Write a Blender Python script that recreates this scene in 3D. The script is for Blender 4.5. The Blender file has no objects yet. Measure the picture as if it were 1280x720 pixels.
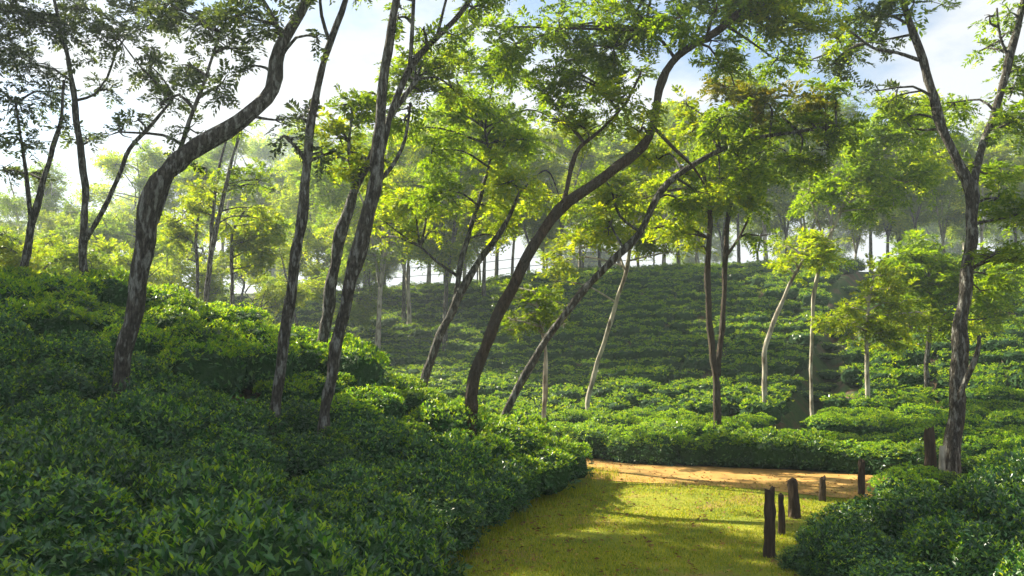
import bpy, math
import numpy as np
from mathutils import Vector

rng = np.random.default_rng(11)
R = math.radians
SC = bpy.context.scene
COL = SC.collection

# ------------------------------------------------------------------ camera
F, CX, CY, HORIZON, CAMZ = 1100.0, 640.0, 360.0, 440.0, 2.4
PITCH = math.atan((HORIZON - CY) / F)
cd = bpy.data.cameras.new('camera')
cam = bpy.data.objects.new('camera', cd)
COL.objects.link(cam)
cam.location = (0, 0, CAMZ)
cam.rotation_euler = (math.pi / 2 + PITCH, 0, 0)
cd.sensor_width = 36.0
cd.lens = 36.0 * F / 1280.0
cd.clip_end = 3000
SC.camera = cam

# ------------------------------------------------------------------ light
SUN_DIR = Vector((-0.671, 0.487, 0.559)).normalized()
SUN_EL = math.asin(SUN_DIR.z)
SUN_AZ = math.atan2(SUN_DIR.x, SUN_DIR.y)
sd = bpy.data.lights.new('sun', 'SUN')
sd.energy = 5.0
sd.angle = R(0.53)
sd.color = (1.0, 0.91, 0.70)
sun = bpy.data.objects.new('sun', sd)
COL.objects.link(sun)
sun.location = (-20, 20, 30)
sun.rotation_euler = SUN_DIR.to_track_quat('Z', 'Y').to_euler()

world = bpy.data.worlds.new('World')
SC.world = world
world.use_nodes = True
wt = world.node_tree
for n in list(wt.nodes):
    wt.nodes.remove(n)
wout = wt.nodes.new('ShaderNodeOutputWorld')
bg = wt.nodes.new('ShaderNodeBackground')
sky = wt.nodes.new('ShaderNodeTexSky')
sky.sky_type = 'NISHITA'
sky.sun_disc = False
sky.sun_elevation = SUN_EL
sky.sun_rotation = SUN_AZ
sky.dust_density = 0.6
wtc = wt.nodes.new('ShaderNodeTexCoord')
wmap = wt.nodes.new('ShaderNodeMapping')
wmap.inputs['Scale'].default_value = (1.5, 1.5, 3.4)
wmap.inputs['Location'].default_value = (2.1, 0.4, 0.3)
wn = wt.nodes.new('ShaderNodeTexNoise')
wn.inputs['Scale'].default_value = 1.9
wn.inputs['Detail'].default_value = 9
wn.inputs['Roughness'].default_value = 0.55
wr = wt.nodes.new('ShaderNodeValToRGB')
wr.color_ramp.elements[0].position = 0.41
wr.color_ramp.elements[1].position = 0.52
wmix = wt.nodes.new('ShaderNodeMixRGB')
wmix.inputs[2].default_value = (4.9, 5.1, 5.3, 1)
wt.links.new(wtc.outputs['Generated'], wmap.inputs[0])
wt.links.new(wmap.outputs[0], wn.inputs[0])
wt.links.new(wn.outputs[0], wr.inputs[0])
wt.links.new(wr.outputs[0], wmix.inputs[0])
wt.links.new(sky.outputs[0], wmix.inputs[1])
wt.links.new(wmix.outputs[0], bg.inputs[0])
bg.inputs[1].default_value = 0.05
wt.links.new(bg.outputs[0], wout.inputs[0])

SC.view_settings.view_transform = 'Standard'
SC.view_settings.look = 'None'
SC.view_settings.gamma = 1.0
SC.view_settings.exposure = 1.9
SC.view_settings.use_curve_mapping = False
SC.render.engine = 'CYCLES'
SC.cycles.use_denoising = True
SC.cycles.max_bounces = 6
SC.cycles.diffuse_bounces = 3
SC.cycles.transmission_bounces = 3
SC.cycles.glossy_bounces = 2
SC.cycles.volume_bounces = 0
SC.cycles.transparent_max_bounces = 4


# ------------------------------------------------------------------ helpers
def P(px, py, d):
    """World point on the ray of photo pixel (px, py) at ground distance d."""
    xc, yc = (px - CX) / F, (CY - py) / F
    dy = math.cos(PITCH) - yc * math.sin(PITCH)
    dz = math.sin(PITCH) + yc * math.cos(PITCH)
    return np.array((xc / dy * d, d, CAMZ + dz / dy * d))


def sstep(t):
    t = np.clip(t, 0, 1)
    return t * t * (3 - 2 * t)


EDGE_Y = [-8, 3, 5, 7, 9.5, 12.5, 16, 17, 60]
EDGE_X = [-0.4, -0.5, -0.6, -0.75, -0.95, -0.2, 1.1, 1.4, 1.4]
BACK_X = [-60, -30, -13, -8, -4, -1, 0.8, 1.4, 2]
BACK_Y = [30, 27, 24.6, 23, 21.5, 19.6, 18.4, 17.6, 16.5]
ROAD = np.array([(60, 2), (30, 8), (18, 11.6), (12, 13.9), (6.6, 16.1), (3, 17.6), (0.9, 19.5), (-4, 22.6), (-12, 25.4), (-30, 29), (-60, 33)], float)
RIGHT_Y = [-8, 3, 5, 8, 9.4, 10.6, 12.75, 15, 18]
RIGHT_X = [2.2, 2.2, 2.4, 2.75, 3.0, 3.25, 4.4, 6.5, 10]
DITCH = np.array([(5.6, 20.0), (8.7, 26), (12.0, 33), (19, 47), (22, 53)], float)
ROAD_W = 1.55


def xe(y):
    return np.interp(y, EDGE_Y, EDGE_X)


def yb(x):
    return np.interp(x, BACK_X, BACK_Y)


def xr(y):
    return np.interp(y, RIGHT_Y, RIGHT_X)


def yroad(x):
    return np.interp(x, ROAD[::-1, 0], ROAD[::-1, 1])


def dist_poly(x, y, poly):
    x, y = np.asarray(x, float), np.asarray(y, float)
    best = np.full(np.broadcast(x, y).shape, 1e9)
    for a, b in zip(poly[:-1], poly[1:]):
        d = b - a
        t = np.clip(((x - a[0]) * d[0] + (y - a[1]) * d[1]) / (d @ d), 0, 1)
        best = np.minimum(best, np.hypot(x - a[0] - t * d[0], y - a[1] - t * d[1]))
    return best


def G(x, y):
    """Height of the ground."""
    x, y = np.asarray(x, float), np.asarray(y, float)
    s = xe(y) - x
    f = np.interp(s, [0, 1, 2, 3, 5, 7, 9, 12, 20, 60], [0, .38, .75, 1.1, 1.85, 2.5, 2.9, 3.15, 3.4, 4.0])
    gy = np.interp(y, [-8, 0, 9, 12, 14.5, 17, 60], [.7, .7, .62, .68, .86, 1, 1])
    h = f * gy * sstep((yb(x) - y) / 3.6)
    t = y - (yroad(x) - yroad(4.0))          # depth behind the road, as at x = 4
    far = np.interp(t, [18, 20, 26, 32, 40, 48, 56, 65, 90, 200, 900],
                    [0, -.08, .35, 1.25, 3.4, 5.8, 7.1, 7.5, 7.6, 8, 8])
    far = far - 0.02 * np.clip(-x - 4, 0, 40)*sstep((t-26)/20)
    near = 0.7 * sstep((8.5 - y) / 8.0) * sstep((xr(y) + 3 - x) / 3)   # the path climbs gently to the viewer
    right = 0.05 * np.clip(x - xr(y) - 1.2, 0, 12) * sstep((yroad(x) - 1.6 - y) / 3)
    ditch = -0.8 * sstep(1 - dist_poly(x, y, DITCH) / .95)
    und = 0.025 * np.sin(x * 1.3 + 0.7 * y) + 0.02 * np.sin(y * 1.9 - x * 0.6)
    return h + far + np.where(s > 0, np.minimum(near, .15), near) + right + ditch + und


def mesh(name, V, Fc, mats, mi=None, smooth=False):
    """Mesh from an (n,3) vertex array and an (m,3) or (m,4) face array."""
    me = bpy.data.meshes.new(name)
    V = np.asarray(V, np.float32)
    Fc = np.asarray(Fc, np.int32)
    k = Fc.shape[1]
    me.vertices.add(len(V))
    me.vertices.foreach_set('co', V.ravel())
    me.loops.add(Fc.size)
    me.loops.foreach_set('vertex_index', Fc.ravel())
    me.polygons.add(len(Fc))
    me.polygons.foreach_set('loop_start', np.arange(0, Fc.size, k, dtype=np.int32))
    me.polygons.foreach_set('loop_total', np.full(len(Fc), k, np.int32))
    for m in (mats if isinstance(mats, (list, tuple)) else [mats]):
        me.materials.append(m)
    if mi is not None:
        me.polygons.foreach_set('material_index', np.asarray(mi, np.int32))
    me.polygons.foreach_set('use_smooth', np.full(len(Fc), bool(smooth)))
    me.update(calc_edges=True)
    return me


def link(name, me, parent=None, loc=None, rot=None, scale=None, **props):
    o = bpy.data.objects.new(name, me)
    COL.objects.link(o)
    if parent is not None:
        o.parent = parent
    if loc is not None:
        o.location = loc
    if rot is not None:
        o.rotation_euler = rot
    if scale is not None:
        o.scale = scale
    for k, v in props.items():
        if v is not None:
            o[k] = v
    return o


class Geo:
    """Collects triangles with a material index."""
    def __init__(self):
        self.V, self.F, self.M, self.n = [], [], [], 0

    def add(self, V, Fc, m=0):
        self.V.append(np.asarray(V, float))
        Fc = np.asarray(Fc, int)
        if Fc.shape[1] == 4:
            Fc = np.vstack([Fc[:, [0, 1, 2]], Fc[:, [0, 2, 3]]])
        self.F.append(Fc + self.n)
        self.M.append(np.full(len(Fc), m))
        self.n += len(V)

    def arrays(self):
        return np.vstack(self.V), np.vstack(self.F), np.concatenate(self.M)

    def build(self, name, mats, smooth=False, origin=None):
        V, Fc, M = self.arrays()
        if origin is not None:
            V = V - np.asarray(origin)
        return mesh(name, V, Fc, mats, M, smooth)


def unit(v):
    return v / np.maximum(np.linalg.norm(v, axis=-1, keepdims=True), 1e-9)


def leaves(Pt, A, N, L, W, fold=0.18, tris=4):
    """Folded pointed leaves: base Pt, axis A, normal N, length L, width W."""
    A = unit(A)
    S = unit(np.cross(A, N))
    N = unit(np.cross(S, A))
    L, W = L[:, None], W[:, None]
    n = len(Pt)
    mid = Pt + A * L * 0.45
    up = N * W * fold
    tip = Pt + A * L - N * L * 0.08
    i = np.arange(n)
    if tris == 4:
        V = np.stack([Pt, mid + S * W * .5 + up, tip, mid - S * W * .5 + up, mid - up * .4], 1).reshape(-1, 3)
        b = i * 5
        Fc = np.concatenate([np.stack([b, b + 1, b + 4], 1), np.stack([b, b + 4, b + 3], 1),
                             np.stack([b + 3, b + 4, b + 2], 1), np.stack([b + 4, b + 1, b + 2], 1)])
    else:
        V = np.stack([Pt, mid + S * W * .5 + up, tip, mid - S * W * .5 + up], 1).reshape(-1, 3)
        b = i * 4
        Fc = np.concatenate([np.stack([b, b + 1, b + 2], 1), np.stack([b, b + 2, b + 3], 1)])
    return V, Fc


def spline(pts, step):
    """Catmull-Rom through rows (x, y, z, r)."""
    p = np.asarray(pts, float)
    if len(p) == 2:
        n = max(2, int(np.linalg.norm(p[1, :3] - p[0, :3]) / step) + 1)
        return p[0] + (p[1] - p[0]) * np.linspace(0, 1, n)[:, None]
    q = np.vstack([2 * p[0] - p[1], p, 2 * p[-1] - p[-2]])
    out = []
    for i in range(1, len(q) - 2):
        n = max(2, int(np.linalg.norm(q[i + 1, :3] - q[i, :3]) / step) + 1)
        t = np.linspace(0, 1, n, endpoint=False)[:, None]
        a, b, c, d = q[i - 1], q[i], q[i + 1], q[i + 2]
        out.append(.5 * (2 * b + (c - a) * t + (2 * a - 5 * b + 4 * c - d) * t ** 2 + (3 * b - a - 3 * c + d) * t ** 3))
    out.append(q[-2][None])
    return np.vstack(out)


def tube(g, rows, seg=8, m=0, rough=0.0, cap=True):
    rows = np.asarray(rows, float)
    C, r = rows[:, :3].copy(), np.maximum(rows[:, 3], .002)
    if rough and len(C) > 10:
        k_ = np.arange(len(C))
        for ax_ in (0, 1):
            C[:, ax_] += r * (.13 * np.sin(k_ * .47 + rng.uniform(0, 6)) + .12 * np.sin(k_ * 1.23 + rng.uniform(0, 6)))
        r = r * (1 + .07 * np.sin(k_ * .8 + rng.uniform(0, 6)) + .05 * rng.standard_normal(len(C)))
    T = unit(np.gradient(C, axis=0))
    ref = np.array((0.31, -0.87, 0.2))
    X = unit(ref - (T @ ref)[:, None] * T)
    Y = np.cross(T, X)
    a = np.linspace(0, 2 * np.pi, seg, endpoint=False)
    rad = r[:, None] * np.ones(seg)
    if rough:
        ph = rng.uniform(0, 6.3, 3)
        s = np.arange(len(C))[:, None]
        rad = rad * (1 + rough * np.sin(2 * a + ph[0] + s * .23) + rough * .7 * np.sin(3 * a + ph[1] - s * .37)
                     + rough * .7 * rng.standard_normal(rad.shape))
    V = C[:, None] + rad[..., None] * (np.cos(a)[None, :, None] * X[:, None] + np.sin(a)[None, :, None] * Y[:, None])
    n = len(C)
    i, j = np.meshgrid(np.arange(n - 1), np.arange(seg), indexing='ij')
    j2 = (j + 1) % seg
    Q = np.stack([i * seg + j, i * seg + j2, (i + 1) * seg + j2, (i + 1) * seg + j], -1).reshape(-1, 4)
    V = V.reshape(-1, 3)
    Fc = np.vstack([Q[:, [0, 1, 2]], Q[:, [0, 2, 3]]])
    if cap:
        k = len(V)
        V = np.vstack([V, C[-1] + T[-1] * r[-1] * .4, C[0]])
        jj = np.arange(seg)
        top = np.stack([(n - 1) * seg + jj, (n - 1) * seg + (jj + 1) % seg, np.full(seg, k)], 1)
        bot = np.stack([(jj + 1) % seg, jj, np.full(seg, k + 1)], 1)
        Fc = np.vstack([Fc, top, bot])
    g.add(V, Fc, m)


# ------------------------------------------------------------------ materials
def new_mat(name):
    m = bpy.data.materials.new(name)
    m.use_nodes = True
    nt = m.node_tree
    for n in list(nt.nodes):
        nt.nodes.remove(n)
    out = nt.nodes.new('ShaderNodeOutputMaterial')
    return m, nt, out


def ramp(nt, stops):
    r = nt.nodes.new('ShaderNodeValToRGB')
    els = r.color_ramp.elements
    while len(els) < len(stops):
        els.new(0.5)
    for e, (p, c) in zip(els, stops):
        e.position = p
        e.color = (*c, 1)
    return r


def leaf_mat(name, stops, rough=0.4, trans=0.35, warm=(1.35, 1.15, 0.35), spec=0.5):
    m, nt, out = new_mat(name)
    geo = nt.nodes.new('ShaderNodeNewGeometry')
    r = ramp(nt, stops)
    nt.links.new(geo.outputs['Random Per Island'], r.inputs[0])
    oi = nt.nodes.new('ShaderNodeObjectInfo')
    mr = nt.nodes.new('ShaderNodeMapRange')
    mr.inputs['To Min'].default_value = 0.8
    mr.inputs['To Max'].default_value = 1.2
    nt.links.new(oi.outputs['Random'], mr.inputs['Value'])
    hsv = nt.nodes.new('ShaderNodeHueSaturation')
    nt.links.new(mr.outputs[0], hsv.inputs['Value'])
    nt.links.new(r.outputs[0], hsv.inputs['Color'])
    b = nt.nodes.new('ShaderNodeBsdfPrincipled')
    b.inputs['Roughness'].default_value = rough
    b.inputs['Specular IOR Level'].default_value = spec
    nt.links.new(hsv.outputs[0], b.inputs['Base Color'])
    tm = nt.nodes.new('ShaderNodeMixRGB')
    tm.blend_type = 'MULTIPLY'
    tm.inputs[0].default_value = 1
    tm.inputs[2].default_value = (*warm, 1)
    nt.links.new(hsv.outputs[0], tm.inputs[1])
    t = nt.nodes.new('ShaderNodeBsdfTranslucent')
    nt.links.new(tm.outputs[0], t.inputs[0])
    mx = nt.nodes.new('ShaderNodeMixShader')
    mx.inputs[0].default_value = trans
    nt.links.new(b.outputs[0], mx.inputs[1])
    nt.links.new(t.outputs[0], mx.inputs[2])
    nt.links.new(mx.outputs[0], out.inputs[0])
    return m


def noise_mat(name, layers, rough=0.9, bump=0.3, bscale=30.0, stretch=(1, 1, 1), bdist=0.02):
    """layers: first is [(pos,col)..] with a noise scale, further ones are mixed in by their own mask."""
    m, nt, out = new_mat(name)
    tc = nt.nodes.new('ShaderNodeTexCoord')
    mp = nt.nodes.new('ShaderNodeMapping')
    mp.inputs['Scale'].default_value = stretch
    nt.links.new(tc.outputs['Object'], mp.inputs[0])
    col = None
    for scale, stops, mask in layers:
        n = nt.nodes.new('ShaderNodeTexNoise')
        n.inputs['Scale'].default_value = scale
        n.inputs['Detail'].default_value = 8
        n.inputs['Roughness'].default_value = 0.65
        nt.links.new(mp.outputs[0], n.inputs[0])
        r = ramp(nt, stops)
        nt.links.new(n.outputs[0], r.inputs[0])
        if col is None:
            col = r.outputs[0]
        else:
            n2 = nt.nodes.new('ShaderNodeTexNoise')
            n2.inputs['Scale'].default_value = mask[0]
            n2.inputs['Detail'].default_value = 6
            nt.links.new(mp.outputs[0], n2.inputs[0])
            r2 = ramp(nt, [(mask[1], (0, 0, 0)), (mask[2], (1, 1, 1))])
            nt.links.new(n2.outputs[0], r2.inputs[0])
            mx = nt.nodes.new('ShaderNodeMixRGB')
            nt.links.new(r2.outputs[0], mx.inputs[0])
            nt.links.new(col, mx.inputs[1])
            nt.links.new(r.outputs[0], mx.inputs[2])
            col = mx.outputs[0]
    b = nt.nodes.new('ShaderNodeBsdfPrincipled')
    b.inputs['Roughness'].default_value = rough
    b.inputs['Specular IOR Level'].default_value = 0.2
    nt.links.new(col, b.inputs['Base Color'])
    nb = nt.nodes.new('ShaderNodeTexNoise')
    nb.inputs['Scale'].default_value = bscale
    nb.inputs['Detail'].default_value = 6
    nt.links.new(mp.outputs[0], nb.inputs[0])
    bp = nt.nodes.new('ShaderNodeBump')
    bp.inputs['Strength'].default_value = bump
    bp.inputs['Distance'].default_value = bdist
    nt.links.new(nb.outputs[0], bp.inputs['Height'])
    nt.links.new(bp.outputs[0], b.inputs['Normal'])
    nt.links.new(b.outputs[0], out.inputs[0])
    return m


M_TEA = leaf_mat('tea_leaf', [(0, (.012, .055, .024)), (.45, (.026, .10, .03)), (.8, (.05, .155, .03)), (1, (.10, .21, .03))],
                 rough=.34, trans=.28, spec=.6)
M_TEA_YOUNG = leaf_mat('tea_young_leaf', [(0, (.09, .25, .016)), (.6, (.20, .38, .018)), (1, (.36, .48, .02))], rough=.45, trans=.52)
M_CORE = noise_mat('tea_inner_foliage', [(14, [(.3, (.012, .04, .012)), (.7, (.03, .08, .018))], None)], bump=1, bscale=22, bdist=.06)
M_TWIG = noise_mat('tea_wood', [(12, [(.3, (.10, .07, .045)), (.7, (.20, .15, .10))], None)], stretch=(3, 3, .8))
M_CROWN = [
    leaf_mat('crown_leaf_dark', [(0, (.04, .075, .03)), (.6, (.075, .125, .045)), (1, (.12, .18, .05))], rough=.5, trans=.42),  # darker copy: shaded, backlit look of the left canopy put into the colour
    leaf_mat('crown_leaf_mid', [(0, (.07, .145, .010)), (.6, (.14, .25, .010)), (1, (.24, .33, .012))], rough=.5, trans=.68, warm=(1.42, 1.25, .3)),
    leaf_mat('crown_leaf_yellow', [(0, (.12, .215, .010)), (.6, (.215, .32, .010)), (1, (.35, .40, .012))], rough=.5, trans=.7, warm=(1.42, 1.25, .3)),  # lighter copy: sunlit look of the bright clumps put into the colour
    leaf_mat('crown_leaf_bronze', [(0, (.09, .14, .012)), (.6, (.15, .19, .015)), (1, (.26, .23, .025))], rough=.5, trans=.48),
]
M_BARK = noise_mat('bark_dark', [(5, [(.32, (.014, .012, .010)), (.5, (.05, .044, .036)), (.68, (.13, .12, .10))], None),
                                 (11, [(.35, (.11, .11, .10)), (.65, (.28, .28, .26))], (2.2, .52, .60))],  # pale grey patches: mottled bark, with lit highlights painted in
                   bump=1, bscale=7, stretch=(6.5, 6.5, 1.9), bdist=.08)
M_BARK_RED = noise_mat('bark_reddish', [(3.2, [(.28, (.022, .016, .011)), (.5, (.065, .047, .032)), (.75, (.16, .115, .08))], None),
                                        (9, [(.3, (.035, .03, .024)), (.7, (.1, .085, .065))], (.8, .45, .6))],
                       bump=1, bscale=7, stretch=(6.5, 6.5, 1.9), bdist=.08)
M_BARK_PALE = noise_mat('bark_pale', [(3, [(.25, (.15, .13, .10)), (.5, (.36, .33, .27)), (.75, (.58, .54, .46))], None),
                                      (7, [(.3, (.07, .055, .04)), (.7, (.17, .14, .10))], (2.2, .48, .62))],
                        bump=.8, bscale=9, stretch=(3, 3, .9), bdist=.04)
M_SOIL = noise_mat('soil_litter', [(2.2, [(.3, (.05, .032, .018)), (.6, (.11, .075, .04)), (.8, (.17, .12, .06))], None),
                                   (9, [(.35, (.02, .05, .012)), (.7, (.06, .10, .02))], (.9, .40, .52))], bump=.8, bscale=14, bdist=.05)
M_DIRT = noise_mat('orange_dirt', [(1.3, [(.25, (.30, .155, .04)), (.5, (.42, .235, .065)), (.8, (.52, .33, .11))], None),
                                   (16, [(.35, (.16, .09, .03)), (.7, (.32, .22, .06))], (1.4, .5, .62))], bump=.5, bscale=26, bdist=.02)
M_TURF = noise_mat('turf', [(1.1, [(.28, (.08, .13, .010)), (.5, (.20, .22, .014)), (.72, (.32, .30, .022))], None),
                            (8, [(.35, (.22, .15, .045)), (.7, (.32, .22, .07))], (.9, .56, .66))], bump=.9, bscale=40, bdist=.03)
M_BLADE = leaf_mat('grass_blade', [(0, (.09, .17, .008)), (.5, (.25, .30, .012)), (.85, (.40, .40, .02)), (1, (.44, .37, .07))],
                   rough=.6, trans=.45, warm=(1.2, 1.1, .4), spec=.2)
M_POST = noise_mat('weathered_wood', [(4, [(.25, (.018, .012, .008)), (.5, (.045, .03, .02)), (.8, (.11, .08, .055))], None)],
                   bump=1, bscale=10, stretch=(7, 7, .8), bdist=.02)
M_WIRE = noise_mat('fence_wire', [(5, [(.3, (.10, .10, .10)), (.7, (.2, .2, .2))], None)], rough=.6)

# ------------------------------------------------------------------ ground, path, road
gx = np.unique(np.concatenate([np.linspace(-400, -60, 18), np.linspace(-60, -16, 56), np.linspace(-16, 30, 231), np.linspace(30, 70, 51), np.linspace(70, 400, 18)]))
gyv = np.unique(np.concatenate([np.linspace(-60, -6, 10), np.linspace(-6, 30, 181), np.linspace(30, 70, 101), np.linspace(70, 700, 30)]))


def grid_faces(nu, nv):
    i, j = np.meshgrid(np.arange(nu - 1), np.arange(nv - 1), indexing='ij')
    return np.stack([i * nv + j, (i + 1) * nv + j, (i + 1) * nv + j + 1, i * nv + j + 1], -1).reshape(-1, 4)


XX, YY = np.meshgrid(gx, gyv, indexing='ij')
link('ground', mesh('ground', np.stack([XX, YY, G(XX, YY)], -1).reshape(-1, 3), grid_faces(len(gx), len(gyv)), M_SOIL, smooth=True), kind='structure')

# grassy path between the two banks of tea
ys = np.linspace(-3, 18.2, 110)
tt = np.linspace(0, 1, 24)
lx = xe(ys) - .25 + .08 * np.sin(ys * 3.1) + np.where(ys > 16.5, (ys - 16.5) * .1, 0)
rx = np.minimum(xr(ys) + .75 + .12 * np.sin(ys * 2.3), 9)
PX = lx[:, None] + (rx - lx)[:, None] * tt
PY = np.repeat(ys[:, None], len(tt), 1)
PY = np.minimum(PY, yroad(PX) - .9)
link('path', mesh('path', np.stack([PX, PY, G(PX, PY) + .018 - .03 * (np.abs(tt - .5) > .49)], -1).reshape(-1, 3), grid_faces(len(ys), len(tt)), M_TURF, smooth=True), kind='structure')

rc = spline(np.hstack([ROAD, np.zeros((len(ROAD), 2))]), .4)[:, :2]
rt = unit(np.gradient(rc, axis=0))
rnm = np.stack([-rt[:, 1], rt[:, 0]], 1)
w = np.linspace(-1, 1, 9)
wob = 1 + .1 * np.sin(np.arange(len(rc)) * .5)[:, None]
RX = rc[:, 0:1] + rnm[:, 0:1] * w * ROAD_W * wob
RY = rc[:, 1:2] + rnm[:, 1:2] * w * ROAD_W * wob
link('road', mesh('road', np.stack([RX, RY, G(RX, RY) + .03], -1).reshape(-1, 3), grid_faces(len(rc), 9), M_DIRT, smooth=True), kind='structure')

# short grass on the path
n = 120000
gyy = rng.uniform(5.5, 18, n) 
u = rng.uniform(0, 1, n)
gxx = xe(gyy) - .2 + u * (xr(gyy) + .8 - xe(gyy) + .2)
patch = np.sin(gxx * 2.1 + 1.3 * gyy) + np.sin(gyy * 2.7 - gxx) + rng.normal(0, .8, n)
keep = (gyy < yroad(gxx) - .95 + rng.normal(0, .35, n)) & (patch > -.9)
gxx, gyy, u = gxx[keep], gyy[keep], u[keep]
n = len(gxx)
hgt = rng.uniform(.02, .05, n) * (1 + 1.6 * ((u < .1) | (u > .88)))
base = np.stack([gxx, gyy, G(gxx, gyy) + .012], 1)
an = rng.uniform(0, 6.28, n)
lean = np.stack([np.cos(an), np.sin(an), np.zeros(n)], 1)
side = np.stack([-np.sin(an), np.cos(an), np.zeros(n)], 1)
tip = base + lean * (hgt * rng.uniform(.2, .9, n))[:, None] + np.array((0, 0, 1)) * hgt[:, None]
V = np.stack([base - side * .006, base + side * .006, tip], 1).reshape(-1, 3)
link('grass', mesh('grass', V, np.arange(3 * n).reshape(-1, 3), M_BLADE), kind='stuff',
     label='short yellowish grass covering the path between the tea banks', category='grass')


# fallen leaves scattered on the path and the road
n = 2600
ly = rng.uniform(6, 19.5, n)
lxx = xe(ly) - .2 + rng.uniform(0, 1, n) ** 1.3 * (xr(ly) + 1 - xe(ly))
ok = ly < yroad(lxx) + 1.0
lxx, ly = lxx[ok], ly[ok]
n = len(lxx)
an = rng.uniform(0, 6.28, n)
A = np.stack([np.cos(an), np.sin(an), rng.normal(0, .25, n)], 1)
Nn = np.array((0, 0, 1)) + rng.normal(0, .3, (n, 3))
Ls = rng.uniform(.04, .09, n)
V, Fc = leaves(np.stack([lxx, ly, G(lxx, ly) + .045], 1), A, Nn, Ls, Ls * .5, tris=2)
M_DEAD = leaf_mat('fallen_leaf', [(0, (.10, .05, .02)), (.5, (.22, .12, .04)), (1, (.36, .26, .06))], rough=.7, trans=.2, spec=.2)
link('fallen_leaves', mesh('fallen_leaves', V, Fc, M_DEAD), kind='stuff', label='dry brown leaves scattered over the grass path and dirt road', category='fallen leaves')


# ------------------------------------------------------------------ tea bushes
def bush_arrays(nleaf, lmin, lmax, seed, young=.2, core=True, tris=4, flat=.85):
    """A plucked tea bush about 1.3 m across and 0.8 m tall, base at the origin."""
    r = np.random.default_rng(seed)
    g = Geo()
    ph = r.uniform(0, 6.28, 6)

    def shell(th, el):
        # radius and height of the lumpy table-topped crown
        lump = 1 + .10 * np.sin(3 * th + ph[0]) + .08 * np.sin(5 * th + ph[1] + 3 * el) + .06 * np.sin(8 * th + ph[2] - 5 * el)
        ce, se = np.cos(el), np.sin(el)
        rad = .64 * np.sign(ce) * np.abs(ce) ** .75 * lump
        z = .30 + np.where(se > 0, .48 * np.abs(se) ** flat, -.26 * np.abs(se)) * (1 + .10 * np.sin(2 * th + ph[3]) + .10 * np.sin(4 * th + ph[4] + 4 * el))
        return np.stack([rad * np.cos(th), rad * np.sin(th), z], -1)

    def sample(k, e0):
        th = r.uniform(0, 6.28, k)
        el = np.arcsin(r.uniform(e0, 1, k))
        p = shell(th, el)
        nrm = unit(np.stack([np.cos(th) * np.cos(el), np.sin(th) * np.cos(el), .3 + 1.1 * np.sin(el)], -1))
        return p, nrm
    k1 = int(nleaf * (1 - young))
    p, nrm = sample(k1, -.75)
    p = p - nrm * (np.abs(r.normal(0, .07, k1)))[:, None]
    rnd = unit(r.normal(0, 1, (k1, 3)))
    ax = unit(nrm * r.uniform(.1, .8, (k1, 1)) + rnd * .9 + np.array((0, 0, .15)))
    nn = unit(nrm + .45 * unit(r.normal(0, 1, (k1, 3))) + np.array((0, 0, .4)))
    L = r.uniform(lmin * .8, lmax * 1.15, k1)
    V, Fc = leaves(p, ax, nn, L, L * r.uniform(.38, .5, k1), tris=tris)
    g.add(V, Fc, 0)
    # young shoots: little upright rosettes of two or three leaves
    k2 = int(nleaf * young / 3)
    p, nrm = sample(k2, .25)
    p = np.repeat(p, 3, 0) + r.normal(0, .008, (3 * k2, 3))
    a = np.tile(np.arange(3) * 2.1, k2) + np.repeat(r.uniform(0, 6.28, k2), 3)
    ax = np.stack([np.cos(a) * .75, np.sin(a) * .75, r.uniform(.35, 1.1, 3 * k2)], 1)
    L = r.uniform(lmin, lmax, 3 * k2) * .85
    V, Fc = leaves(p, ax, np.repeat(nrm, 3, 0) * .5 + np.array((0, 0, 1.)), L, L * .38, tris=tris)
    g.add(V, Fc, 1)
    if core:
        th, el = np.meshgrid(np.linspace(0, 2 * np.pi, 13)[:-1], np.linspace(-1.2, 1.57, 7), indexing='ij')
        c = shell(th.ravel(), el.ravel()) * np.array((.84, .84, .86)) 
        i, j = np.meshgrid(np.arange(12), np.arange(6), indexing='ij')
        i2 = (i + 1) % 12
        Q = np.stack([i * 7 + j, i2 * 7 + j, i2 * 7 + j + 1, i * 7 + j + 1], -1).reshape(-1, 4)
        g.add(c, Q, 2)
    return g


def stem_geo(seed):
    r = np.random.default_rng(seed)
    g = Geo()
    for k in range(9):
        a = r.uniform(0, 6.28)
        e = np.array((math.cos(a), math.sin(a), 0)) * r.uniform(.18, .5)
        rows = [(0.04 * math.cos(a), .04 * math.sin(a), -.12, .026), (*(e * .35 + (0, 0, .13)), .02), (*(e + (0, 0, r.uniform(.35, .55))), .008)]
        tube(g, spline(rows, .12), 5, 0)
    return g


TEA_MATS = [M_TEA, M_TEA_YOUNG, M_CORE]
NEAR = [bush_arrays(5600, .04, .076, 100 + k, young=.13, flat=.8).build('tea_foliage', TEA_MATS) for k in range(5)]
MIDB = [bush_arrays(2000, .058, .10, 200 + k, young=.6, flat=.46).build('tea_foliage', TEA_MATS) for k in range(5)]  # more young flush, partly painting in sunlit tops
FARG = [bush_arrays(280, .11, .18, 300 + k, young=.72, tris=2, flat=.42).arrays() for k in range(6)]  # young share raised again, putting bright sunlit streaks into the hillside tops
STEMS = [stem_geo(400 + k).build('tea_stem', M_TWIG, smooth=True) for k in range(3)]

TREE_FEET = []     # filled below: trunks keep a little clearing
spots = []         # (x, y, region)


def jit(s):
    return rng.normal(0, s)


# left bank
for y in np.arange(3.2, 24, 1.1):
    for x in np.arange(-17, 2, 1.14):
        bx, by = x + jit(.13) + (.5 if int(round(y / 1.1)) % 2 else 0), y + jit(.13)
        if bx > xe(by) - .45 or by > yb(bx) - .35 or bx < -.66 * by - 1.2:
            continue
        if by < 3.6 or rng.uniform() < .01:
            continue
        spots.append((bx, by, 'bank'))
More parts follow.
